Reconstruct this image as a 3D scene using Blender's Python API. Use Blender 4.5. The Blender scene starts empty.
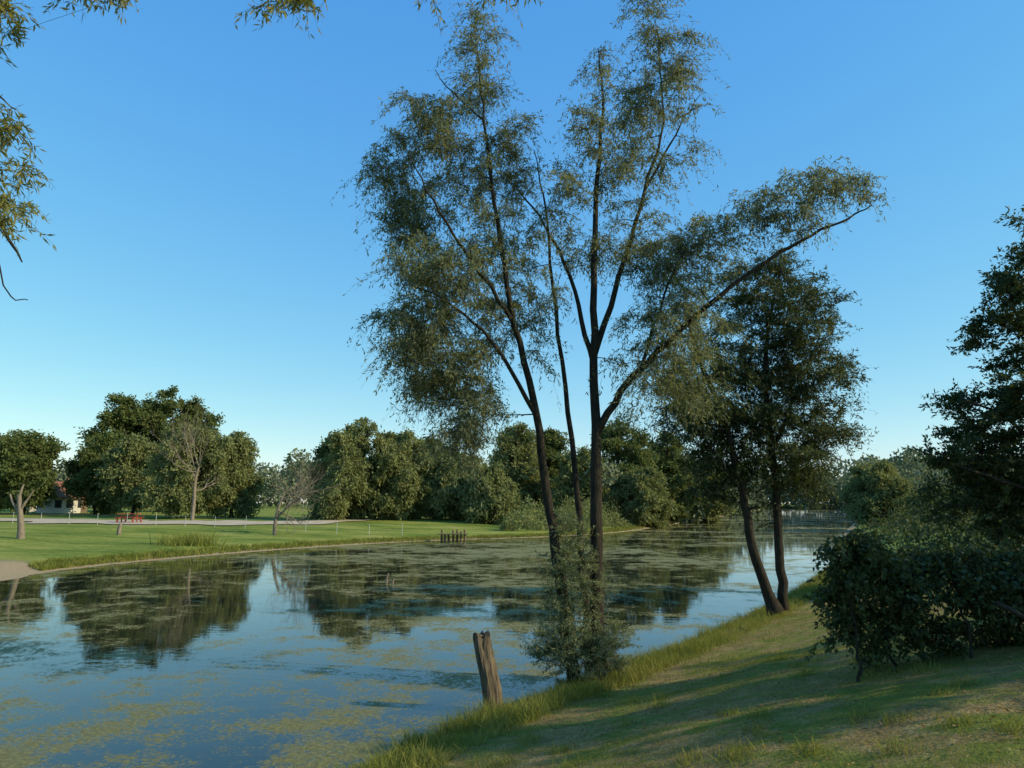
import bpy, math, numpy as np
from mathutils import Vector
R = np.random.RandomState(7)
PITCH = math.radians(9.13); CT, ST = math.cos(PITCH), math.sin(PITCH); CAMZ = 3.0; F = 739.6

def W(px, py, Y):
    """image pixel -> world position at depth Y from the camera"""
    u = (px-512)/F; v = (384-py)/F
    c = CT - v*ST
    return np.array([Y*u/c, Y, CAMZ + Y*(ST+v*CT)/c])

# ------------------------------------------------------------------ mesh builder
class MB:
    def __init__(s): s.v=[]; s.f=[]; s.m=[]; s.t=[]; s.n=0
    def add(s, v, f, mat=0, tint=0.5):
        v=np.asarray(v,float); f=np.asarray(f,int)
        s.v.append(v); s.f.append(f+s.n); s.n+=len(v)
        s.m.append(np.full(len(f),mat,int))
        s.t.append(np.full(len(v),tint,float) if np.isscalar(tint) else np.asarray(tint,float))
    def tube(s, pts, rad, sides=6, mat=0, tint=0.5, cap=False):
        pts=np.asarray(pts,float); k=len(pts); rad=np.asarray(rad,float)*np.ones(k)
        T=np.gradient(pts,axis=0); T/=np.linalg.norm(T,axis=1)[:,None]+1e-9
        ref=np.array([0.31,0.17,0.93]) if abs(T[:,2]).mean()<0.8 else np.array([0.9,0.4,0.1])
        A=np.cross(T,ref); A/=np.linalg.norm(A,axis=1)[:,None]+1e-9
        B=np.cross(T,A)
        a=np.arange(sides)*2*math.pi/sides
        V=pts[:,None,:]+rad[:,None,None]*(A[:,None,:]*np.cos(a)[None,:,None]+B[:,None,:]*np.sin(a)[None,:,None])
        V=V.reshape(-1,3)
        i=np.arange(k-1)[:,None]*sides; j=np.arange(sides)[None,:]; j2=(j+1)%sides
        Fq=np.stack([i+j,i+j2,i+sides+j2,i+sides+j],-1).reshape(-1,4)
        s.add(V,Fq,mat,tint)
    def box(s, c, size, mat=0, rot=0.0, tint=0.5):
        x,y,z=np.array(size)/2
        V=np.array([[-x,-y,-z],[x,-y,-z],[x,y,-z],[-x,y,-z],[-x,-y,z],[x,-y,z],[x,y,z],[-x,y,z]])
        cr,sr=math.cos(rot),math.sin(rot)
        V=np.stack([V[:,0]*cr-V[:,1]*sr,V[:,0]*sr+V[:,1]*cr,V[:,2]],1)+np.array(c)
        s.add(V,[[0,3,2,1],[4,5,6,7],[0,1,5,4],[1,2,6,5],[2,3,7,6],[3,0,4,7]],mat,tint)
    def leaves(s, P, D, L, Wd, mat=1, tint=None):
        n=len(P); D=D/(np.linalg.norm(D,axis=1)[:,None]+1e-9)
        S=np.cross(D,R.normal(size=(n,3))); S/=np.linalg.norm(S,axis=1)[:,None]+1e-9
        L=L*(0.7+0.6*R.rand(n))[:,None]; Wd=Wd*(0.7+0.6*R.rand(n))[:,None]
        V=np.stack([P,P+D*L*.45+S*Wd/2,P+D*L,P+D*L*.45-S*Wd/2],1).reshape(-1,3)
        if tint is None: tint=R.rand(n)
        s.add(V,np.arange(4*n).reshape(-1,4),mat,np.repeat(tint,4))
    def build(s, name, mats, smooth=True, parent=None):
        V=np.concatenate(s.v); Fq=np.concatenate(s.f); M=np.concatenate(s.m); T=np.concatenate(s.t)
        me=bpy.data.meshes.new(name)
        me.vertices.add(len(V)); me.vertices.foreach_set('co',V.ravel().astype(np.float32))
        me.loops.add(Fq.size); me.loops.foreach_set('vertex_index',Fq.ravel().astype(np.int32))
        me.polygons.add(len(Fq)); me.polygons.foreach_set('loop_start',(np.arange(len(Fq))*4).astype(np.int32))
        me.polygons.foreach_set('material_index',M.astype(np.int32))
        for m in mats: me.materials.append(m)
        me.update(calc_edges=True)
        me.polygons.foreach_set('use_smooth',np.full(len(Fq),smooth))
        at=me.attributes.new('tint','FLOAT','POINT'); at.data.foreach_set('value',T.astype(np.float32))
        ob=bpy.data.objects.new(name,me); bpy.context.scene.collection.objects.link(ob)
        if parent: ob.parent=parent
        return ob

# ------------------------------------------------------------------ materials
def nt(name):
    m=bpy.data.materials.new(name); m.use_nodes=True; t=m.node_tree; t.nodes.clear()
    return m,t,t.nodes.new('ShaderNodeOutputMaterial')
def ramp(t, stops, src=None):
    r=t.nodes.new('ShaderNodeValToRGB'); e=r.color_ramp.elements
    while len(e)<len(stops): e.new(0.5)
    for i,(p,c) in enumerate(stops):
        e[i].position=p; e[i].color=(*c,1) if len(c)==3 else c
    if src is not None: t.links.new(src,r.inputs[0])
    return r.outputs[0]
def noise(t, scale, detail=4, rough=.6, vec=None, sc=None):
    n=t.nodes.new('ShaderNodeTexNoise'); n.inputs['Scale'].default_value=scale
    n.inputs['Detail'].default_value=detail; n.inputs['Roughness'].default_value=rough
    if vec is not None:
        if sc is not None:
            mp=t.nodes.new('ShaderNodeMapping'); mp.inputs['Scale'].default_value=sc[:3]
            if len(sc)>3: mp.inputs['Rotation'].default_value=(0,0,sc[3])
            t.links.new(vec,mp.inputs[0]); vec=mp.outputs[0]
        t.links.new(vec,n.inputs['Vector'])
    return n.outputs['Fac']
def math_(t,op,a,b=None,clamp=False):
    n=t.nodes.new('ShaderNodeMath'); n.operation=op; n.use_clamp=clamp
    for i,x in enumerate([a,b]):
        if x is None: continue
        if isinstance(x,(int,float)): n.inputs[i].default_value=x
        else: t.links.new(x,n.inputs[i])
    return n.outputs[0]
def mix(t,f,a,b):
    n=t.nodes.new('ShaderNodeMix'); n.data_type='RGBA'
    for s,x in ((0,f),(6,a),(7,b)):
        if isinstance(x,(int,float)): n.inputs[s].default_value=x
        elif isinstance(x,tuple): n.inputs[s].default_value=(*x,1)
        else: t.links.new(x,n.inputs[s])
    return n.outputs[2]
def pos(t): return t.nodes.new('ShaderNodeNewGeometry').outputs['Position']
def attr(t,n='tint'):
    a=t.nodes.new('ShaderNodeAttribute'); a.attribute_name=n; return a.outputs['Fac']

def leaf_mat(name, dark, mid, light, trans=.35, rough=.55, spec=.25):
    m,t,o=nt(name)
    p=pos(t); n=noise(t,1.1,3,.6,p)
    f=math_(t,'ADD',math_(t,'MULTIPLY',attr(t),.6),math_(t,'MULTIPLY',math_(t,'SUBTRACT',n,.25),.8),True)
    c=ramp(t,[(0,dark),(.5,mid),(1,light)],f)
    b=t.nodes.new('ShaderNodeBsdfPrincipled'); b.inputs['Roughness'].default_value=rough
    b.inputs['Specular IOR Level'].default_value=spec
    t.links.new(c,b.inputs['Base Color'])
    tr=t.nodes.new('ShaderNodeBsdfTranslucent')
    c2=mix(t,.5,c,(light[0]*1.3,light[1]*1.25,light[2]*.5)); t.links.new(c2,tr.inputs[0])
    mx=t.nodes.new('ShaderNodeMixShader'); mx.inputs[0].default_value=trans
    t.links.new(b.outputs[0],mx.inputs[1]); t.links.new(tr.outputs[0],mx.inputs[2]); t.links.new(mx.outputs[0],o.inputs[0])
    return m
def plain_mat(name, c1, c2, scale=8, rough=.85, bump=.3, sc=(1,1,1)):
    m,t,o=nt(name); p=pos(t); n=noise(t,scale,6,.65,p,sc)
    b=t.nodes.new('ShaderNodeBsdfPrincipled'); b.inputs['Roughness'].default_value=rough
    b.inputs['Specular IOR Level'].default_value=.2
    t.links.new(ramp(t,[(.3,c1),(.7,c2)],n),b.inputs['Base Color'])
    bp=t.nodes.new('ShaderNodeBump'); bp.inputs['Strength'].default_value=bump; bp.inputs['Distance'].default_value=.03
    t.links.new(n,bp.inputs['Height']); t.links.new(bp.outputs[0],b.inputs['Normal'])
    t.links.new(b.outputs[0],o.inputs[0]); return m

bark=plain_mat('bark',(.012,.010,.007),(.055,.044,.030),22,.95,1.0,(1,1,.22))
bark_pale=plain_mat('bark_pale',(.13,.10,.075),(.28,.23,.17),10,.9,.6,(1,1,.3))
leaf_w=leaf_mat('leaf_willow',(.065,.088,.052),(.145,.17,.088),(.30,.295,.13),.40)
leaf_l=leaf_mat('leaf_willow_pale',(.12,.145,.07),(.20,.225,.11),(.31,.33,.16),.35)
leaf_y=leaf_mat('leaf_yellowing',(.10,.12,.03),(.20,.20,.05),(.36,.32,.09),.4)
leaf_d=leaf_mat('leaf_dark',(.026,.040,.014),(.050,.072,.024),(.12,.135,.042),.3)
leaf_f=leaf_mat('leaf_far_willow',(.10,.125,.05),(.185,.205,.08),(.29,.29,.12),.3,.8,.1)
leaf_g=leaf_mat('leaf_far_green',(.06,.085,.03),(.115,.145,.048),(.20,.215,.075),.3,.8,.1)
leaf_h=leaf_mat('leaf_distant_hazed',(.11,.14,.095),(.165,.195,.12),(.23,.25,.15),.2,.9,.05)  # paler, bluer greens: aerial haze painted into the far foliage colour
grass_m=leaf_mat('grass_blades',(.065,.095,.018),(.16,.185,.035),(.38,.33,.10),.3,.7,.1)

# ------------------------------------------------------------------ river outline and terrain height
def chaikin(P,n=2):
    P=np.array(P,float)
    for _ in range(n):
        a=P[:-1]*.75+P[1:]*.25; b=P[:-1]*.25+P[1:]*.75
        P=np.concatenate([P[:1],np.stack([a,b],1).reshape(-1,2),P[-1:]])
    return P
near=chaikin([(-60,-80),(-14,-12),(-7,0),(-3.7,5.2),(-1.9,8.8),(-.5,11.1),(1.1,13.0),(2.7,15.2),(6.0,19.9),(10,26.6),(13.8,33.5),(20,46),(33,75),(55,120),(110,240),(175,380)])
far=chaikin([(-110,-80),(-52,0),(-31,17),(-23,24),(-19.5,28.5),(-20.5,34),(-19,40),(-14.3,51),(-6,61.5),(2.5,66),(10,75),(16,88),(34,134),(80,254),(130,380)])
poly=np.concatenate([near,far[::-1]])
def segdist(x,y,P):
    d=np.full(x.shape,1e9)
    for a,b in zip(P[:-1],P[1:]):
        ab=b-a; L=(ab**2).sum()
        t=np.clip(((x-a[0])*ab[0]+(y-a[1])*ab[1])/L,0,1)
        d=np.minimum(d,(x-a[0]-t*ab[0])**2+(y-a[1]-t*ab[1])**2)
    return np.sqrt(d)
def inside(x,y):
    r=np.zeros(x.shape,bool); Q=np.roll(poly,-1,0)
    for (x1,y1),(x2,y2) in zip(poly,Q):
        if y1==y2: continue
        c=((y1>y)!=(y2>y))&(x<(x2-x1)*(y-y1)/(y2-y1)+x1); r^=c
    return r
def sst(t): t=np.clip(t,0,1); return t*t*(3-2*t)
def wav(x,y):
    return (np.sin(x*1.7+1.3*np.sin(y*.9))*np.cos(y*1.9+.7*np.sin(x*1.1))*.5+.5*np.sin(x*4.3+y*2.1+np.sin(y*3.7))*np.sin(y*3.9-x*1.3))
def info(x,y):
    x=np.asarray(x,float); y=np.asarray(y,float)
    dn=segdist(x,y,near); df=segdist(x,y,far); ins=inside(x,y)
    d=np.minimum(dn,df); n=dn<df
    dj=d+.16*wav(x*1.3,y*1.3)*np.exp(-d/2)+.10*wav(x*.3,y*.3)
    hn=1.40*sst(dj/7.5)+.10*sst(dj/.8)+.035*wav(x*.8,y*.8)*sst(d/2)
    hf=.35*sst(dj/3)+.75*sst(dj/22)+.9*sst(dj/120)+.05*wav(x*.15,y*.15)*sst(d/3)
    h=np.where(n,hn,hf)
    h=np.where(dj<0,dj*.25,h)
    h=np.where(ins,-.7*sst((d)/2.5),h)
    return h,np.where(ins,-d,d),n
def H(x,y): return float(info(np.array([x]),np.array([y]))[0][0])
lx=np.arange(-5,22,.1); ly=np.arange(3,37,.1); LX,LY=np.meshgrid(lx,ly); lh,ld,_=info(LX.ravel(),LY.ravel()); lh=lh.reshape(LX.shape); ld=ld.reshape(LX.shape)
def look(x,y):
    u=np.clip((x+5)/.1,0,len(lx)-1.01); v=np.clip((y-3)/.1,0,len(ly)-1.01); i=u.astype(int); j=v.astype(int); a=u-i; b=v-j
    g=lambda A:(A[j,i]*(1-a)+A[j,i+1]*a)*(1-b)+(A[j+1,i]*(1-a)+A[j+1,i+1]*a)*b
    return g(lh),g(ld)

N=620; tt=np.linspace(-1,1,N)
gx=3+6*np.sinh(7*tt); gy=13+6*np.sinh(7*tt)
X,Y=np.meshgrid(gx,gy); Z,_,_=info(X.ravel(),Y.ravel())
V=np.stack([X.ravel(),Y.ravel(),Z],1)
i=np.arange(N-1)[:,None]*N; j=np.arange(N-1)[None,:]
Fq=np.stack([i+j,i+j+1,i+N+j+1,i+N+j],-1).reshape(-1,4)
mb=MB(); mb.add(V,Fq)
m,t,o=nt('ground_grass'); p=pos(t)
n1=noise(t,.35,4,.6,p); n2=noise(t,3.5,5,.7,p); n3=noise(t,30,4,.7,p); n4=noise(t,1.0,6,.75,p,(1,1.5,1))
g=ramp(t,[(.3,(.075,.105,.018)),(.5,(.165,.19,.034)),(.72,(.34,.30,.075))],math_(t,'ADD',math_(t,'MULTIPLY',n2,.55),math_(t,'MULTIPLY',n3,.45)))
straw=ramp(t,[(.32,(.13,.08,.035)),(.5,(.30,.205,.085)),(.66,(.50,.37,.17))],math_(t,'ADD',math_(t,'MULTIPLY',n2,.4),math_(t,'MULTIPLY',n3,.6)))
c=mix(t,ramp(t,[(.44,(0,0,0)),(.56,(.95,.95,.95))],n4),g,straw)
sx=t.nodes.new('ShaderNodeSeparateXYZ'); t.links.new(p,sx.inputs[0])
farf=t.nodes.new('ShaderNodeMapRange'); farf.inputs[1].default_value=22; farf.inputs[2].default_value=32; t.links.new(sx.outputs[1],farf.inputs[0])
n5=noise(t,.12,6,.75,p,(1,2.6,1))
g2=ramp(t,[(.38,(.08,.125,.02)),(.48,(.17,.215,.035)),(.57,(.28,.29,.065)),(.66,(.38,.33,.13))],math_(t,'ADD',math_(t,'MULTIPLY',n5,.7),math_(t,'MULTIPLY',n2,.3)))
c=mix(t,farf.outputs[0],c,g2)
zz=math_(t,'ADD',sx.outputs[2],math_(t,'MULTIPLY',math_(t,'SUBTRACT',n2,.5),.16))
sand=ramp(t,[(.3,(.24,.17,.095)),(.7,(.50,.38,.23))],n3)
c=mix(t,ramp(t,[(.06,(1,1,1)),(.13,(0,0,0))],zz),c,sand)
vm=t.nodes.new('ShaderNodeVectorMath'); vm.operation='DISTANCE'; vm.inputs[1].default_value=(-22.0,30.5,.2); t.links.new(p,vm.inputs[0])
c=mix(t,ramp(t,[(.58,(1,1,1)),(.68,(0,0,0))],math_(t,'MULTIPLY',math_(t,'ADD',vm.outputs['Value'],math_(t,'MULTIPLY',n1,3)),.11)),c,sand)
b=t.nodes.new('ShaderNodeBsdfPrincipled'); b.inputs['Roughness'].default_value=.95; b.inputs['Specular IOR Level'].default_value=.1
t.links.new(c,b.inputs['Base Color'])
bp=t.nodes.new('ShaderNodeBump'); bp.inputs['Strength'].default_value=.8; bp.inputs['Distance'].default_value=.06
t.links.new(math_(t,'ADD',n3,math_(t,'MULTIPLY',n2,2.)),bp.inputs['Height']); t.links.new(bp.outputs[0],b.inputs['Normal']); t.links.new(b.outputs[0],o.inputs[0])
mb.build('ground',[m])

# water
m,t,o=nt('river_water'); p=pos(t)
b=t.nodes.new('ShaderNodeBsdfPrincipled')
b.inputs['Base Color'].default_value=(.014,.018,.011,1); b.inputs['Roughness'].default_value=.015; b.inputs['IOR'].default_value=1.35
bn=noise(t,2.2,3,.5,p,(1,1.8,1)); bn2=noise(t,.5,2,.5,p)
bp=t.nodes.new('ShaderNodeBump'); bp.inputs['Strength'].default_value=.045; bp.inputs['Distance'].default_value=.03
t.links.new(math_(t,'ADD',bn,math_(t,'MULTIPLY',bn2,2.0)),bp.inputs['Height']); t.links.new(bp.outputs[0],b.inputs['Normal'])
a=t.nodes.new('ShaderNodeBsdfPrincipled'); a.inputs['Roughness'].default_value=.6; a.inputs['Specular IOR Level'].default_value=.2
fine=noise(t,13,5,.9,p); med=noise(t,.85,7,.78,p,(1.0,1.0,1,.5)); big=noise(t,.11,3,.55,p,(1,1.3,1,.4))
t.links.new(ramp(t,[(.25,(.075,.072,.022)),(.5,(.19,.175,.055)),(.75,(.38,.34,.12))],noise(t,16,4,.75,p)),a.inputs['Base Color'])
bp2=t.nodes.new('ShaderNodeBump'); bp2.inputs['Strength'].default_value=1; bp2.inputs['Distance'].default_value=.04
t.links.new(fine,bp2.inputs['Height']); t.links.new(bp2.outputs[0],a.inputs['Normal'])
s=math_(t,'ADD',math_(t,'ADD',math_(t,'MULTIPLY',fine,1.0),math_(t,'MULTIPLY',med,1.2)),math_(t,'MULTIPLY',big,.80))
for cx,cy,rad,amt in ((-1.2,12.5,6,.11),(-6,11,7,.10),(-6,47,22,.09),(6,40,20,.05)):
    v_=t.nodes.new('ShaderNodeVectorMath'); v_.operation='DISTANCE'; v_.inputs[1].default_value=(cx,cy,0); t.links.new(p,v_.inputs[0])
    r_=t.nodes.new('ShaderNodeMapRange'); r_.interpolation_type='SMOOTHSTEP'; r_.inputs[1].default_value=0; r_.inputs[2].default_value=rad; r_.inputs[3].default_value=amt; r_.inputs[4].default_value=0
    t.links.new(v_.outputs['Value'],r_.inputs[0]); s=math_(t,'ADD',s,r_.outputs[0])
mk=ramp(t,[(.0,(0,0,0)),(1.,(1,1,1))],math_(t,'MULTIPLY',math_(t,'SUBTRACT',s,1.555),16.0,True))
mx=t.nodes.new('ShaderNodeMixShader'); t.links.new(mk,mx.inputs[0])
t.links.new(b.outputs[0],mx.inputs[1]); t.links.new(a.outputs[0],mx.inputs[2]); t.links.new(mx.outputs[0],o.inputs[0])
mb=MB(); mb.add([[-150,-100,0],[260,-100,0],[260,420,0],[-150,420,0]],[[0,1,2,3]]); mb.build('water',[m])

# ------------------------------------------------------------------ tree generator
def smooth_path(pts,k=5):
    P=np.array(pts,float); Q=np.concatenate([2*P[:1]-P[1:2],P,2*P[-1:]-P[-2:-1]])
    out=[]
    for i in range(1,len(Q)-2):
        for s in np.arange(k)/k:
            a,b_,c_,d_=Q[i-1:i+3]
            out.append(.5*(2*b_+(c_-a)*s+(2*a-5*b_+4*c_-d_)*s*s+(3*b_-a-3*c_+d_)*s**3))
    out.append(P[-1]); return np.array(out)
def make_tree(name, limbs, blobs, ncl, mats, twigs=8, lpt=14, tl=.6, leaf=(.10,.024), droop=.6, sides=7, twig_r=.004, wob=.03, spread=.3, drawtwigs=True, up=.4, flare=True, rp=.45):
    """limbs: [(pts,r0,r1)], blobs: [(centre, radius xyz, weight)]"""
    mb=MB(); nodes=[]; rads=[]
    for pts,r0,r1 in limbs:
        P=smooth_path(pts); k=len(P); r=r0+(r1-r0)*np.linspace(0,1,k)**.85
        P[1:-1]+=R.normal(size=(k-2,3))*wob*.5
        if flare and r0==max(l[1] for l in limbs): r[0]*=1.5; r[1]*=1.15
        mb.tube(P,r,sides); nodes.append(P[k//4:]); rads.append(r[k//4:])
    nodes=np.concatenate(nodes); rads=np.concatenate(rads)
    w=np.array([b[2]*np.prod(b[1])**.667 for b in blobs]); w/=w.sum()
    ids=R.choice(len(blobs),ncl,p=w)
    dirs=R.normal(size=(ncl,3)); dirs/=np.linalg.norm(dirs,axis=1)[:,None]
    rr=R.rand(ncl)**rp
    C=np.array([blobs[i][0] for i in ids])+dirs*rr[:,None]*np.array([blobs[i][1] for i in ids])
    D0=np.array([np.min(np.linalg.norm(nodes-c,axis=1)) for c in C]); order=np.argsort(D0)
    LP=[];LD=[];LT=[]
    s6=np.linspace(0,1,6)[None,:,None]
    for ci in order:
        c=C[ci]; dv=c-nodes; dist=np.linalg.norm(dv,axis=1)
        cost=dist+up*np.maximum(0,nodes[:,2]-c[2]+.25*dist)
        q=int(np.argmin(cost)); p0=nodes[q]; L=dist[q]
        r0=min(rads[q]*.6,.006+.014*L*(leaf[0]/.1)**.3)
        mid=p0*.5+c*.5+R.normal(size=3)*L*.10+np.array([0,0,L*.12])
        P=smooth_path([p0,mid,c],4); r=np.linspace(r0,max(twig_r,r0*.35),len(P))
        mb.tube(P,r,5 if drawtwigs else 4)
        nodes=np.concatenate([nodes,P[3:]]); rads=np.concatenate([rads,r[3:]])
        ct=R.rand()
        st=P[R.randint(len(P)//3,len(P),twigs)]
        d=R.normal(size=(twigs,3)); d[:,2]=abs(d[:,2])*.6; d/=np.linalg.norm(d,axis=1)[:,None]
        d=d*.8+(c-p0)/(L+1e-6)*.45
        l=(tl*(.4+R.rand(twigs)*1.0))[:,None,None]
        off=R.normal(size=(twigs,3))*spread*tl*.3
        PA=st[:,None,:]+off[:,None,:]*s6+d[:,None,:]*l*s6*.8+np.array([0,0,-1])*droop*l*s6**2*1.1
        if drawtwigs:
            for k in range(twigs): mb.tube(PA[k],np.linspace(twig_r,twig_r*.4,6),3)
        u=R.rand(twigs,lpt)**.8*5; i0=np.minimum(u.astype(int),4); fr=(u-i0)[...,None]; kk=np.arange(twigs)[:,None]
        a0=PA[kk,i0]; a1=PA[kk,i0+1]; lp=a0*(1-fr)+a1*fr; ld=a1-a0; ld/=np.linalg.norm(ld,axis=2)[...,None]+1e-9
        ld=ld*.6+R.normal(size=ld.shape)*.55+np.array([0,0,-.3*droop])
        lp=lp+(.35 if drawtwigs else 1)*R.normal(size=lp.shape)*tl*.12
        LP.append(lp.reshape(-1,3)); LD.append(ld.reshape(-1,3)); LT.append(np.clip(ct*.45+R.rand(twigs*lpt)*.55,0,1))
    mb.leaves(np.concatenate(LP),np.concatenate(LD),leaf[0],leaf[1],1,np.concatenate(LT))
    return mb.build(name,mats)
def PB(l,Yd,thick=1.0,grow=1.0):
    out=[]
    for e in l:
        px,py,r=e[:3]; w=e[3] if len(e)>3 else 1; dY=e[4] if len(e)>4 else R.uniform(-.6,.6)
        rw=r*Yd/F*grow; out.append((W(px,py,Yd+dY),np.array([rw,rw*thick,rw]),w))
    return out
def PL(l,r0,r1): return ([W(*p) for p in l],r0,r1)

# main multi-stem willow
D=13.0
limbs=[PL([(574,682,13),(562,600,13),(550,510,12.9),(536,415,12.8),(515,325,12.6),(497,220,12.7),(484,120,12.8),(475,35,12.9)],.12,.010),
 PL([(590,682,13.3),(583,570,13.3),(571,440,13.4),(556,310,13.5),(545,210,13.6),(534,150,13.6)],.085,.008),
 PL([(597,682,13),(597,540,13),(595,425,13),(594,310,13),(597,190,13.1),(603,100,13),(598,48,13)],.14,.006),
 PL([(594,355,13),(620,275,13.1),(645,190,13.2),(664,120,13.3),(655,20,13.3)],.065,.008),
 PL([(645,190,13.2),(675,135,13),(700,95,12.9)],.03,.006),
 PL([(594,365,13),(575,292,13.2),(545,226,13.5),(515,185,13.8)],.055,.012),
 PL([(597,432,13),(628,382,12.8),(680,332,12.5),(730,287,12.2),(790,246,12),(840,222,11.9),(872,205,11.8)],.075,.010),
 PL([(640,372,12.7),(664,295,12.5),(686,245,12.4)],.035,.01),
 PL([(515,325,12.6),(472,262,12.3),(432,200,12.1),(408,155,12)],.045,.008),
 PL([(536,415,12.8),(492,342,12.4),(445,300,12.2),(405,285,12)],.045,.008),
 PL([(484,120,12.8),(450,90,12.7),(435,70,12.7)],.02,.006)]
blobs=PB([(484,28,26,1.1),(472,90,34,1.2),(430,125,36,1.6),(392,162,28,1.5),(418,215,42,1.6),(470,170,42,1.3),(503,240,40,1.1),(440,285,48,1.8),(402,335,36,1.8),(450,355,48,1.9),(500,310,36,1.1),(425,388,34,1.6),(472,405,34,1.4),(465,442,24,1.4),(512,130,28,.8),(525,180,30,.8),
 (555,200,36,.6),(550,290,38,.6),(592,250,30,.55),(592,105,26,.9),(600,165,34,.8),(592,60,18,1),
 (648,5,24,1.5),(662,60,34,1.3),(645,108,38,1.1),(684,105,22,1.1),(640,178,40,.9),(678,160,22,.8),
 (640,250,42,.9),(672,300,42,1.1),(650,355,40,1.1),(695,338,34,1.1),(680,250,30,1.0),(708,240,30,1.0),(540,350,24,.5),(625,410,18,.6),
 (740,215,28,1.1,-.9),(785,200,30,1.1,-1),(822,192,28,1.1,-1.1),(858,188,18,1.2,-1.2),(800,226,14,1,-1),(688,390,30,1)],D,1.4,1.05)
make_tree('willow_tree',limbs,blobs,840,[bark,leaf_w],twigs=9,lpt=19,tl=.66,leaf=(.086,.019),droop=.66,rp=.42,twig_r=.003)
# shoots round its foot
blobs=PB([(582,655,38,1.2,-.2),(572,605,28,1,-.1),(580,560,24,.8,0),(606,650,26,1,0),(550,648,22,1,-.2),(556,565,20,.7,0),(570,530,18,.5,0),(596,590,16,.8,-.25)],12.9)
limbs=[PL([(580,688,12.9),(575,640,12.8),(560,560,12.8)],.012,.004),PL([(588,688,12.9),(595,640,12.8),(590,540,12.8)],.012,.004),PL([(590,688,12.9),(610,650,12.8)],.01,.004),PL([(575,688,12.9),(553,640,12.7)],.01,.004)]
make_tree('willow_shrub',limbs,blobs,400,[bark,leaf_l],twigs=7,lpt=14,tl=.28,leaf=(.05,.012),droop=.05,twig_r=.0025,flare=False)

# second pair on the bank
limbs=[PL([(776,612,19.5),(757,562,19.4),(742,490,19.3),(724,420,19.2),(700,360,19.1),(688,320,19)],.16,.03),
 PL([(784,610,19.6),(779,540,19.6),(773,450,19.6),(765,380,19.7),(771,310,19.8),(782,270,19.8)],.14,.025),
 PL([(773,450,19.6),(800,385,19.8),(822,330,20)],.06,.015),PL([(742,490,19.3),(705,440,19),(672,405,18.8)],.05,.015)]
blobs=PB([(782,272,28),(742,300,36,.9),(800,318,42,1.1),(722,358,42,.8),(768,378,50,1),(818,375,34),(824,428,28,1),(702,415,38,1.0),(742,436,46,1.1),(790,446,40,1.1),(678,388,24,1),(802,485,24),(718,475,32,1),(760,505,22,.5)],19.5,1.2,1.06)
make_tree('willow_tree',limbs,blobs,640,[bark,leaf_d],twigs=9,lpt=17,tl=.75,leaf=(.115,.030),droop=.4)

# large tree at the right
limbs=[PL([(1062,560,22),(1060,460,22),(1050,360,22),(1040,260,22)],.25,.05),PL([(1060,480,22),(1010,420,21.5),(965,400,21)],.09,.02),PL([(1060,500,22),(1000,480,21),(955,465,20.8)],.08,.02),PL([(1052,380,22),(1015,310,22),(1005,265,22)],.08,.02)]
blobs=PB([(1018,285,28),(1040,320,55),(992,335,26,1.1),(1012,395,48),(985,450,40),(1010,490,50),(962,410,22),(1050,430,80),(1010,535,44),(948,460,20),(960,500,30),(1120,380,90),(1120,500,90),(1060,240,45)],22,1.1,1.03)
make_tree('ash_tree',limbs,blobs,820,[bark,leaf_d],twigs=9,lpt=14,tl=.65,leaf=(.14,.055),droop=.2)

def simple_tree(name,x,y,h,w,mats,ncl=160,twigs=8,lpt=12,leaf=(.3,.15),tl=.9,crown0=.3,droop=.3,r0=None,nb=16):
    z=H(x,y)-.1; r0=r0 or h*.022
    limbs=[([(x,y,z),(x+R.normal()*.03*h,y+R.normal()*.03*h,z+h*.3),(x+R.normal()*.05*h,y+R.normal()*.05*h,z+h*.62),(x+R.normal()*.06*h,y,z+h*.9)],r0,r0*.15)]
    for k in range(4):
        a=R.rand()*6.28; q=.25+.12*k
        limbs.append(([(x,y,z+h*q),(x+math.cos(a)*w*.2,y+math.sin(a)*w*.2,z+h*(q+.15)),(x+math.cos(a)*w*.38,y+math.sin(a)*w*.38,z+h*(q+.28))],r0*.45,r0*.1))
    blobs=[]
    for k in range(nb):
        f=(k+.5)/nb; zc=crown0+(1-crown0)*(.08+.86*f); a=k*2.4+R.rand()
        rad=w*.5*math.sin(math.pi*min(.97,max(.14,f*.78+.16)))**.7
        br=w*.15*(.6+.9*R.rand())
        blobs.append((np.array([x+math.cos(a)*rad*.78,y+math.sin(a)*rad*.78,z+h*zc-br*.3]),np.array([br,br,br*1.0]),1))
    blobs.append((np.array([x,y,z+h*(crown0+.45*(1-crown0))]),np.array([w*.33,w*.33,h*(1-crown0)*.42]),.9))
    return make_tree(name,limbs,blobs,ncl,mats,twigs=twigs,lpt=lpt,tl=tl,leaf=leaf,droop=droop,sides=6,twig_r=.01,wob=.02*h/8,drawtwigs=False)
simple_tree('ash_tree',12.5,5.8,6.6,3.4,[bark,leaf_d],ncl=95,leaf=(.16,.07),tl=.8,crown0=.25)
simple_tree('ash_tree',16,8.2,8.0,3.8,[bark,leaf_d],ncl=95,leaf=(.16,.07),tl=.8,crown0=.25)

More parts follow.
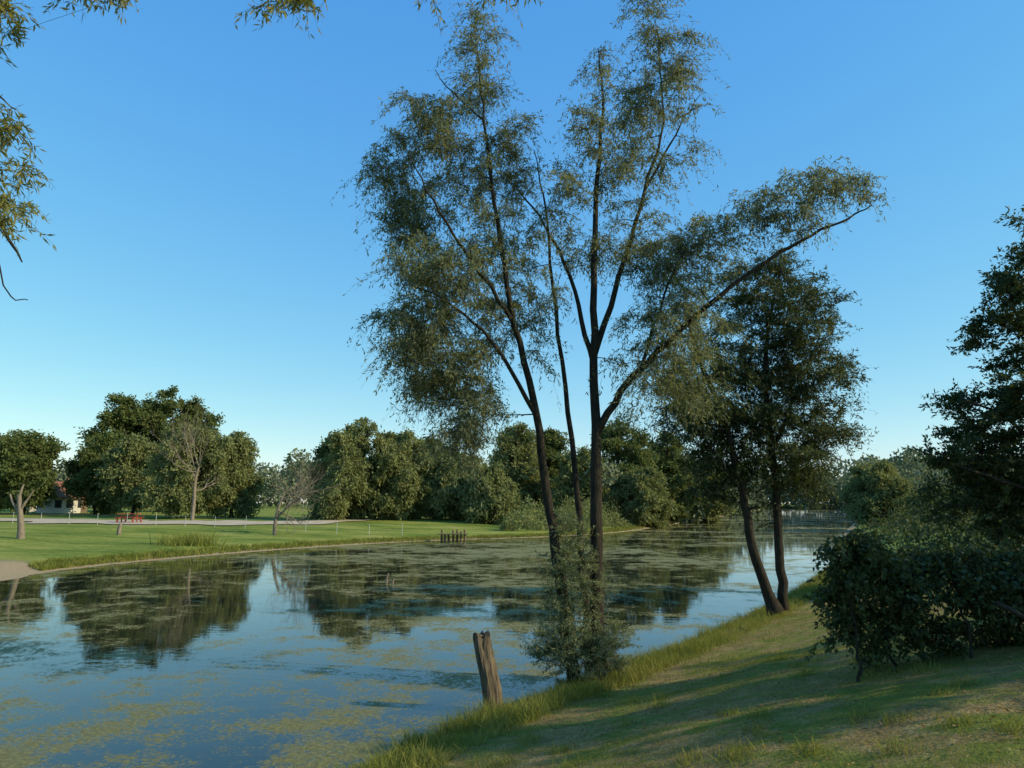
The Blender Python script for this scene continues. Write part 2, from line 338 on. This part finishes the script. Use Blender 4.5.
def ft(name,px,ptop,Yd,wpx,mats,**k):
    b=W(px,503,Yd); top=W(px,ptop,Yd); z=H(b[0],b[1])
    k.setdefault('leaf',(Yd*.0042,Yd*.0020)); k.setdefault('tl',1.25*Yd/85); k.setdefault('lpt',17); k.setdefault('ncl',230)
    return simple_tree(name,b[0],b[1],top[2]-z,wpx*Yd/F,mats,**k)
G=[bark,leaf_g]; WL=[bark,leaf_f]
ft('linden_tree',24,428,92,56,G,crown0=.08)
ft('linden_tree',-20,420,95,60,G,crown0=.15)
ft('linden_tree',96,436,96,44,G,crown0=.06)
ft('poplar_tree',112,392,108,50,G,crown0=.1)
ft('poplar_tree',160,388,112,62,G,crown0=.1)
ft('poplar_tree',192,396,114,45,G,crown0=.1)
ft('willow_tree',133,436,92,52,WL,crown0=.15,droop=.8)
ft('willow_tree',192,424,84,84,WL,crown0=.08,droop=.8,ncl=330,r0=.3)
ft('willow_tree',232,430,88,46,WL,crown0=.1,droop=.8)
ft('willow_tree',360,418,82,100,WL,crown0=.02,droop=.7,ncl=420)
ft('willow_tree',400,428,84,70,WL,crown0=.02,droop=.7,ncl=300)
ft('willow_tree',335,434,86,46,G,crown0=.02,droop=.7)
ft('willow_tree',455,450,84,60,WL,crown0=.02,droop=.7)
ft('poplar_tree',430,436,100,40,G,crown0=.05)
ft('poplar_tree',515,420,96,46,WL,crown0=.02)
ft('poplar_tree',548,428,100,40,G,crown0=.02)
ft('willow_tree',490,462,80,44,WL,crown0=.0,droop=.7)
ft('poplar_tree',620,418,100,66,G,crown0=.02)
ft('poplar_tree',668,430,104,60,G,crown0=.02)
ft('willow_tree',580,450,92,50,WL,crown0=.02)
ft('willow_tree',700,460,118,50,WL,crown0=.02)
ft('willow_tree',640,468,92,50,WL,crown0=.0)
ft('poplar_tree',878,462,80,56,WL,crown0=.04,ncl=300)
ft('willow_tree',935,494,75,60,G,crown0=.0)
ft('willow_tree',975,500,70,60,G,crown0=.0)
ft('willow_tree',1000,480,55,70,[bark,leaf_d],crown0=.0)

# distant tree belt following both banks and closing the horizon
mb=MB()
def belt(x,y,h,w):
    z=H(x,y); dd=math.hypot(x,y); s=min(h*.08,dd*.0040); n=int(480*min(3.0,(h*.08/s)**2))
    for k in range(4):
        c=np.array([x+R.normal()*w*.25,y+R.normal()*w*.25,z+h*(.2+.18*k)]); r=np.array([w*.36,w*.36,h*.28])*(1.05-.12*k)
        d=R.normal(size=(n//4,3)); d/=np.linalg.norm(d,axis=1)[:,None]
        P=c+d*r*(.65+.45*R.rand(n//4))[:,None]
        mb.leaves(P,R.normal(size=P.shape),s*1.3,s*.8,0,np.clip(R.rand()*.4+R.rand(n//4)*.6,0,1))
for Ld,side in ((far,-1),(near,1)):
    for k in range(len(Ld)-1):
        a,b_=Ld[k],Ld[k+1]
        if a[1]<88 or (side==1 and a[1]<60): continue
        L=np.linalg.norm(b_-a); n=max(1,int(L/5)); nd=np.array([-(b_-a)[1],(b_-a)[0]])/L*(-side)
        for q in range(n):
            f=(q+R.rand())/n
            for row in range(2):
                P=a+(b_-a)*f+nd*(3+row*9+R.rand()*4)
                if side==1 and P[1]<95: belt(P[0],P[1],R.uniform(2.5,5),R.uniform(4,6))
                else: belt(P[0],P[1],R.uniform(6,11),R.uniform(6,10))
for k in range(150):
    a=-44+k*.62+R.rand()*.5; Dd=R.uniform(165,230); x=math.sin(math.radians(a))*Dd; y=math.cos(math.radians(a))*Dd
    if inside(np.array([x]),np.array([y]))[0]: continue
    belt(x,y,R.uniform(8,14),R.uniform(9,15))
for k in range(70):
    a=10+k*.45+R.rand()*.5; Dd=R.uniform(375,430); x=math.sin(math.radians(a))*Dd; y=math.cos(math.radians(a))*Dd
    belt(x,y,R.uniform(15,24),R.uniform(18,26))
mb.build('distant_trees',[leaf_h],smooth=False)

mb=MB()
def scrub(x,y,h,w,n,s):
    z=H(x,y); d=R.normal(size=(n,3)); d/=np.linalg.norm(d,axis=1)[:,None]; d[:,2]=abs(d[:,2])
    P=np.array([x,y,z-.1])+d*np.array([w,w,h])*(.6+.45*R.rand(n))[:,None]
    mb.leaves(P,R.normal(size=P.shape)+[0,0,.6],s,s*.5,0,np.clip(R.rand()*.4+R.rand(n)*.6,0,1))
q=far[(far[:,1]>66)&(far[:,1]<140)]
for k in range(60):
    i=int(R.rand()*(len(q)-1)); g_=R.rand(); P=q[i]*(1-g_)+q[i+1]*g_
    scrub(P[0]-R.uniform(.2,5),P[1]+R.uniform(2,9),R.uniform(.8,3.6),R.uniform(.8,2.4),380,.28)
mb.build('riverside_scrub',[leaf_f],smooth=False)
mb=MB()
for k in range(60):
    y=R.uniform(22,60); x=y*.47+R.uniform(1.5,18)
    scrub(x,y,R.uniform(1.2,2.6),R.uniform(1.2,2.4),700,.17)
mb.build('hedge',[leaf_d],smooth=False)

def dead_tree(name,px,pb,ptop,Yd,wpx,r0,mat,n=5,lean=.06):
    b=W(px,pb,Yd); b[2]=H(b[0],b[1])-.1; top=W(px,ptop,Yd)[2]; h=top-b[2]
    mb=MB()
    def grow(p,d,l,r,lev):
        k=5; pts=[p]
        for s in range(k):
            d=d+R.normal(size=3)*.13+np.array([0,0,.05]); d/=np.linalg.norm(d); pts.append(pts[-1]+d*l/k)
        rr=np.linspace(r,r*.45,k+1); mb.tube(pts,rr,5)
        if lev>0:
            for _ in range(n if lev>1 else 4):
                q=R.randint(2,k+1); dd=d+R.normal(size=3)*.72; dd[2]+=.30; dd/=np.linalg.norm(dd)
                grow(np.array(pts[q]),dd,l*R.uniform(.6,.85),rr[q]*.6,lev-1)
    grow(b,np.array([lean,0,1.]),h*.40,r0,3)
    mb.build(name,[mat])
dead_tree('dead_tree',275,532,428,58,60,.17,bark_pale,7,.0)
dead_tree('dead_tree',192,520,384,74,60,.22,bark_pale)
mb=MB(); b=W(20,545,46); b[2]=H(b[0],b[1])-.1; g=lambda px,py:W(px,py,46)
mb.tube(smooth_path([b,g(21,530),g(20,512),g(19,495)]),np.linspace(.24,.12,16),8)
mb.tube(smooth_path([g(20,514),g(13,503),g(10,494)]),np.linspace(.11,.05,11),6)
mb.tube(smooth_path([g(20,510),g(27,500),g(34,490)]),np.linspace(.11,.04,11),6)
mb.tube(smooth_path([g(19,497),g(22,488),g(24,484)]),np.linspace(.10,.04,11),6)
mb.build('dead_trunk',[bark_pale])

# weathered stump post in the water
mb=MB(); sides=26; hts=np.array([-.5,-.1,.1,.3,.5,.7,.85,.98,1.07]); a=np.arange(sides)*2*math.pi/sides
b0=W(493,706,11.4); b0[2]=0
VV=[]; flute=R.normal(size=sides)*.05
for k,hh in enumerate(hts):
    rad=(.15-.03*hh)*(1+.10*np.sin(a*3+1+hh)+.06*np.sin(a*7+2*hh)+flute+R.normal(size=sides)*.03)
    cx=b0[0]-.15*hh+.02*math.sin(hh*5); z=np.full(sides,hh)
    if k>=7: z=z+.05*np.sin(a*2+.5)+.025*np.sin(a*5)+R.normal(size=sides)*.02
    VV.append(np.stack([cx+rad*np.cos(a),b0[1]+rad*np.sin(a),z],1))
VV=np.concatenate(VV); k=len(hts); i=np.arange(k-1)[:,None]*sides; j=np.arange(sides)[None,:]; j2=(j+1)%sides
mb.add(VV,np.stack([i+j,i+j2,i+sides+j2,i+sides+j],-1).reshape(-1,4))
top=VV[-sides:]; cen=top.mean(0)-[0,0,.04]
inn=top*.5+cen*.5+R.normal(size=top.shape)*.012
mb.add(np.concatenate([top,inn]),np.stack([np.arange(sides),(np.arange(sides)+1)%sides,sides+(np.arange(sides)+1)%sides,sides+np.arange(sides)],1))
mb.add(inn,[[0,q,q+1,q+2] for q in range(1,sides-2,2)])
stump_m=plain_mat('weathered_wood',(.02,.015,.010),(.20,.155,.10),20,.95,1.0,(1,1,.10))
mb.build('tree_stump',[stump_m],smooth=False)

# vine-covered bush at right with a leaning pole
limbs=[]
bz=lambda x,y:H(x,y)-.05
for x,y in ((3.7,8.3),(4.3,8.7),(5.0,8.4),(5.7,8.7),(6.3,8.4)):
    limbs.append(([(x,y,bz(x,y)),(x+.08*R.normal(),y,bz(x,y)+.4),(x+.12*R.normal(),y+.02,bz(x,y)+.95)],.02,.008))
limbs.append(([(4.9,7.75,2.0),(5.5,7.55,1.68),(6.1,7.3,1.38)],.028,.022))
blobs=PB([(862,568,32,1.2,0),(900,575,34,1.1,.2),(850,610,26,1.1,.2),(940,575,30,1,.2),(980,585,34,1,.2),(1020,580,40,1,.2),(890,625,28,.6,.5),(930,618,30,.7,.5),(985,625,30,.5,.5),(860,550,16,1,.1),(1060,600,50,1,.2),(842,640,18,.9,.2),(875,650,20,.4,.3),(915,652,20,.4,.5),(960,655,20,.3,.5),(1005,640,24,.5,.5)],8.3)
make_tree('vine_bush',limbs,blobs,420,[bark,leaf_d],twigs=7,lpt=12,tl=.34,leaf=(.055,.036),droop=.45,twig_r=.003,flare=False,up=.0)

# overhanging willow beside camera on the left
bz0=H(-5.0,.6)
limbs=[([(-5.0,.6,bz0-.1),(-4.9,.9,3.2),(-4.8,1.6,5.2),(-4.4,3.0,6.8),W(-60,-60,5),W(60,-50,5.2),W(250,-40,5.2),W(420,-35,5.2),W(560,-40,5.2)],.24,.012),
 ([(-4.8,1.6,5.2),(-4.7,3.2,6.0),W(-60,60,5),W(-28,150,5),W(4,230,5),W(22,262,5)],.05,.005),
 ([W(-28,150,5),W(5,285,5.1),W(28,300,5.1)],.008,.003),([W(-60,60,5),W(-10,90,5),W(16,110,5)],.012,.004)]
blobs=[(W(px,py,5+R.uniform(-.3,.3)),np.array([r,r,r*.8])*5/F,w) for px,py,r,w in [(-5,35,20,1),(10,125,16,1),(8,170,22,1.4),(-5,210,22,1.2),(20,205,14,1),(0,5,20,1),(85,-10,20,1.2),(125,-10,14,1),(265,0,16,1.2),(300,-5,18,1.3),(340,-8,14,1),(425,-10,18,1.2),(480,-10,20,1.3),(515,-18,14,1),(-60,100,60,.4),(200,-60,30,.5),(-30,250,18,.4)]]
make_tree('willow_tree',limbs,blobs,120,[bark,leaf_y],twigs=6,lpt=9,tl=.22,leaf=(.065,.013),droop=.6,twig_r=.0018,wob=.01)

# ------------------------------------------------------------------ grass
def addb(n,x,y,keep,hgt,wd,useinfo=False):
    if useinfo: h,d,_=info(x,y)
    else: h,d=look(x,y)
    k=keep(x,y,h,d); x,y,h,d=x[k],y[k],h[k],d[k]; n=len(x)
    patch=.5+.5*wav(x*.7+3,y*.7)
    hh=hgt(x,y,d)*(.5+R.rand(n))*(.55+.6*patch); a=R.rand(n)*6.28; w=wd*(.7+.6*R.rand(n))
    ln=R.normal(size=(n,2))*.6*hh[:,None]
    sx_,sy_=np.cos(a)*w/2,np.sin(a)*w/2
    V=np.stack([np.stack([x-sx_,y-sy_,h-.01],1),np.stack([x+sx_,y+sy_,h-.01],1),
      np.stack([x+ln[:,0]+sx_*.15,y+ln[:,1]+sy_*.15,h+hh],1),np.stack([x+ln[:,0]-sx_*.15,y+ln[:,1]-sy_*.15,h+hh],1)],1).reshape(-1,3)
    mb.add(V,np.arange(4*n).reshape(-1,4),0,np.repeat(np.clip(.1+.6*R.rand(n)+.35*(1-patch),0,1),4))
mb=MB()
bare=lambda x,y:(wav(x*.45+5,y*.6+1)+.4*R.normal(size=len(x)))<-.06
n=240000; addb(n,R.uniform(-3,8.5,n),4.2+9*R.rand(n)**1.3,lambda x,y,h,d:(d>.0)&(x<y*.75+.6)&(bare(x,y)|(d<1)),lambda x,y,d:.018+.09*np.exp(-d/1.0),.006)
n=130000; addb(n,R.uniform(1,18,n),12+22*R.rand(n)**1.2,lambda x,y,h,d:(d>.0)&(x<y*.75)&(bare(x,y)|(d<1.2)),lambda x,y,d:.03+.16*np.exp(-d/.9),.011)
def rim(n,q):
    i=R.randint(0,len(q)-1,n); f=R.rand(n)[:,None]; P=q[i]*(1-f)+q[i+1]*f; o_=R.rand(n)**1.5*1.1
    return P[:,0]+o_*.85,P[:,1]-o_*.5
rx,ry=rim(26000,near[(near[:,1]>3)&(near[:,1]<36)])
addb(26000,rx,ry,lambda x,y,h,d:(d>-.05),lambda x,y,d:.20*(.5+.5*(wav(x*1.1,y*1.1)>-.1)),.012)
for k in range(70):
    cx,cy=R.uniform(-1,7),R.uniform(5,12); nn_=90
    addb(nn_,cx+R.normal(size=nn_)*.08,cy+R.normal(size=nn_)*.08,lambda x,y,h,d:(d>.3),lambda x,y,d:.08+0*x,.008)
mb.build('grass',[grass_m],smooth=False)
mb=MB(); n=9000; x=R.uniform(-1,8,n); y=4.2+8*R.rand(n)**1.2; h,d=look(x,y); k=(d>1.2)&(x<y*.75+.6)&~bare(x,y); x,y,h=x[k],y[k],h[k]; n=len(x)
litter=leaf_mat('leaf_litter',(.10,.06,.025),(.22,.14,.055),(.36,.26,.11),.15,.9,.05)
mb.leaves(np.stack([x,y,h+.012+.01*R.rand(n)],1),np.stack([R.normal(size=n),R.normal(size=n),.25*R.normal(size=n)],1),.05,.012,0); mb.build('leaf_litter',[litter],smooth=False)
mb=MB()
rx,ry=rim(14000,far[(far[:,1]>32)&(far[:,1]<90)]); rx=rx-1.4
addb(14000,rx,ry+.6,lambda x,y,h,d:(d>-.1),lambda x,y,d:.22+0*x,.06,True)
c0=W(207,552,50)
addb(700,c0[0]+R.normal(size=700)*.8,c0[1]-3+R.normal(size=700)*.7,lambda x,y,h,d:h>-9,lambda x,y,d:.7+0*x,.05,True)
mb.build('reeds',[grass_m],smooth=False)

# ------------------------------------------------------------------ built things on far bank
mb=MB(); path_m=plain_mat('path_gravel',(.34,.27,.18),(.58,.47,.33),1.2,.95,.2)
cl=smooth_path([(-62,78,0),(-45,72,0),(-36,69,0),(-27,69,0),(-20,73,0),(-14,86,0)],12)[:,:2]
tg=np.gradient(cl,axis=0); tg/=np.linalg.norm(tg,axis=1)[:,None]; nm=np.stack([-tg[:,1],tg[:,0]],1)
k=len(cl); wdt=(np.interp(np.arange(k),[0,k*.3,k*.6,k-1],[.2,1.1,.9,.08])*(1+.25*np.sin(np.arange(k)*.7)))[:,None]
PX=np.stack([cl+nm*w_*wdt for w_ in np.linspace(-5,5,12)],1).reshape(-1,2); hz=info(PX[:,0],PX[:,1])[0]+.07
i=np.arange(k-1)[:,None]*12; j=np.arange(11)[None,:]
mb.add(np.column_stack([PX,hz]),np.stack([i+j,i+j+1,i+12+j+1,i+12+j],-1).reshape(-1,4)); mb.build('path',[path_m])
white=plain_mat('white_paint',(.32,.32,.30),(.5,.5,.48),5,.6,.05); wood=plain_mat('wood',(.10,.07,.045),(.22,.16,.10),9,.9,.5)
mb=MB(); tops=[]
for x in np.arange(-48,-8,2.6):
    y=61+.12*abs(x+14); z=H(x,y); hq=R.uniform(.85,1.1); mb.tube([[x,y,z-.2],[x+R.normal()*.04,y,z+hq]],[.025,.02],6); tops.append((x,y,z))
for hh in (.45,.8): mb.tube([[a_[0],a_[1],a_[2]+hh] for a_ in tops],[.004]*len(tops),4)
mb.build('wire_fence',[white])
mb=MB()
for px in range(441,468,4):
    b=W(px,535,60); b[2]=0
    y=b[1]+R.uniform(-.5,.5); mb.tube([[b[0],y,-.3],[b[0]+R.normal()*.05,y,R.uniform(.5,.9)]],[.09,.08],7)
mb.box((W(453,535,60)[0],60,.55),(2.4,.9,.06)); mb.build('wooden_jetty',[wood],smooth=False)
for px,py,Yd,hh in ((118,540,52,.75),(386,580,29,.35),(392,582,28.5,.22)):
    b=W(px,py,Yd); z=max(H(b[0],b[1]),0) if Yd>40 else 0; mb=MB(); r_=.15 if Yd>40 else .05
    mb.tube([[b[0],b[1],z-.2],[b[0]+.03,b[1],z+hh*.5],[b[0]+.08,b[1],z+hh]],[r_,r_*.9,r_*.8],8); mb.build('wooden_stake',[bark_pale])
red=plain_mat('red_paint',(.25,.05,.035),(.38,.08,.05),4,.6,.05)
b=W(130,510,68); z=H(b[0],b[1])+.08; mb=MB()
mb.box((b[0],b[1],z+.75),(1.8,.8,.06)); mb.box((b[0],b[1]-.75,z+.45),(1.8,.3,.05)); mb.box((b[0],b[1]+.75,z+.45),(1.8,.3,.05))
for sx_ in (-.7,.7):
    mb.box((b[0]+sx_,b[1],z+.36),(.08,.08,.72)); mb.box((b[0]+sx_,b[1]-.75,z+.21),(.08,.2,.42)); mb.box((b[0]+sx_,b[1]+.75,z+.21),(.08,.2,.42)); mb.box((b[0]+sx_,b[1],z+.36),(.06,1.3,.06))
mb.build('picnic_table',[red],smooth=False)
plaster=plain_mat('plaster',(.50,.47,.40),(.62,.58,.50),3,.9,.05); roof_m=plain_mat('roof_tiles',(.19,.085,.055),(.28,.13,.085),6,.85,.4,(1,1,4)); dark=plain_mat('window_glass',(.02,.025,.03),(.04,.045,.05),3,.2,0)
def house(px,Yd,w,dp,hw,hr,rot=0.2):
    b=W(px,505,Yd); z=H(b[0],b[1]); e=bpy.data.objects.new('house',None); bpy.context.scene.collection.objects.link(e)
    e.location=(b[0],b[1],z); e.rotation_euler=(0,0,rot)
    m_=MB(); m_.box((0,0,hw/2-.2),(w,dp,hw+.4))
    m_.add([[-w/2,-dp/2,hw+.01],[-w/2,dp/2,hw+.01],[-w/2,0,hw+hr-.05],[-w/2,0,hw+hr-.05]],[[0,1,2,3]]); m_.add([[w/2,-dp/2,hw+.01],[w/2,dp/2,hw+.01],[w/2,0,hw+hr-.05],[w/2,0,hw+hr-.05]],[[0,1,2,3]])
    m_.build('walls',[plaster],False,e)
    m_=MB(); ow=w/2+.4; od=dp/2+.5; zz_=hw-.25
    for s in (-1,1): m_.add([[-ow,s*od,zz_],[ow,s*od,zz_],[ow,0,hw+hr],[-ow,0,hw+hr],[-ow,s*od,zz_+.15],[ow,s*od,zz_+.15],[ow,0,hw+hr+.15],[-ow,0,hw+hr+.15]],[[0,1,2,3],[4,5,6,7],[0,1,5,4],[1,2,6,5],[0,3,7,4]])
    m_.box((w*.2,dp*.15,hw+hr*.9+.3),(.5,.5,1.2)); m_.build('roof',[roof_m],False,e)
    m_=MB()
    for q_ in range(3): m_.box((-w*.32+q_*w*.32,-dp/2-.01,hw*.55),(.8,.06,1.0))
    m_.build('windows',[dark],False,e); m_=MB(); m_.box((w*.42,-dp/2-.02,1.0),(.8,.06,2.0)); m_.build('door',[wood],False,e)
house(62,102,4.4,5,2.2,1.9,.9); house(44,108,4.4,5,2.2,1.8,.5)

# ------------------------------------------------------------------ light
AZ,EL=math.radians(104),math.radians(29)
w=bpy.data.worlds.new('World'); bpy.context.scene.world=w; w.use_nodes=True; t=w.node_tree; bg=t.nodes['Background']
sk=t.nodes.new('ShaderNodeTexSky'); sk.sky_type='NISHITA'; sk.sun_disc=False; sk.sun_elevation=EL; sk.sun_rotation=AZ
sk.air_density=1.0; sk.dust_density=.1; sk.ozone_density=3.5
# film-like tone response of the clear sky, per channel (gain * radiance ^ gamma)
hs=t.nodes.new('ShaderNodeHueSaturation'); hs.inputs['Saturation'].default_value=1.22; hs.inputs['Value'].default_value=1.7; hs.inputs['Hue'].default_value=.492
t.links.new(sk.outputs[0],hs.inputs['Color'])
sp=t.nodes.new('ShaderNodeSeparateColor'); cb=t.nodes.new('ShaderNodeCombineColor'); t.links.new(hs.outputs[0],sp.inputs[0])
for k_,(g_,e_) in enumerate(((.63,.76),(.72,.60),(.86,.20))):
    q=math_(t,'MULTIPLY',math_(t,'POWER',math_(t,'MAXIMUM',math_(t,'MULTIPLY',sp.outputs[k_],.15),.001),e_),g_/.15); t.links.new(q,cb.inputs[k_])
t.links.new(cb.outputs[0],bg.inputs[0]); bg.inputs[1].default_value=.15
l=bpy.data.lights.new('sun','SUN'); l.energy=5.0; l.angle=math.radians(.53); l.color=(1,.87,.58)
lo=bpy.data.objects.new('sun',l); bpy.context.scene.collection.objects.link(lo)
sd=Vector((math.sin(AZ)*math.cos(EL),math.cos(AZ)*math.cos(EL),math.sin(EL))); lo.rotation_euler=sd.to_track_quat('Z','Y').to_euler()
cam=bpy.data.cameras.new('camera'); cam.sensor_width=36; cam.lens=26; cam.clip_end=8000; cam.clip_start=.05
co=bpy.data.objects.new('camera',cam); bpy.context.scene.collection.objects.link(co); co.location=(0,0,CAMZ); co.rotation_euler=(math.pi/2+PITCH,0,0)
sc=bpy.context.scene; sc.camera=co; sc.view_settings.view_transform='Standard'; sc.view_settings.look='None'; sc.view_settings.exposure=0
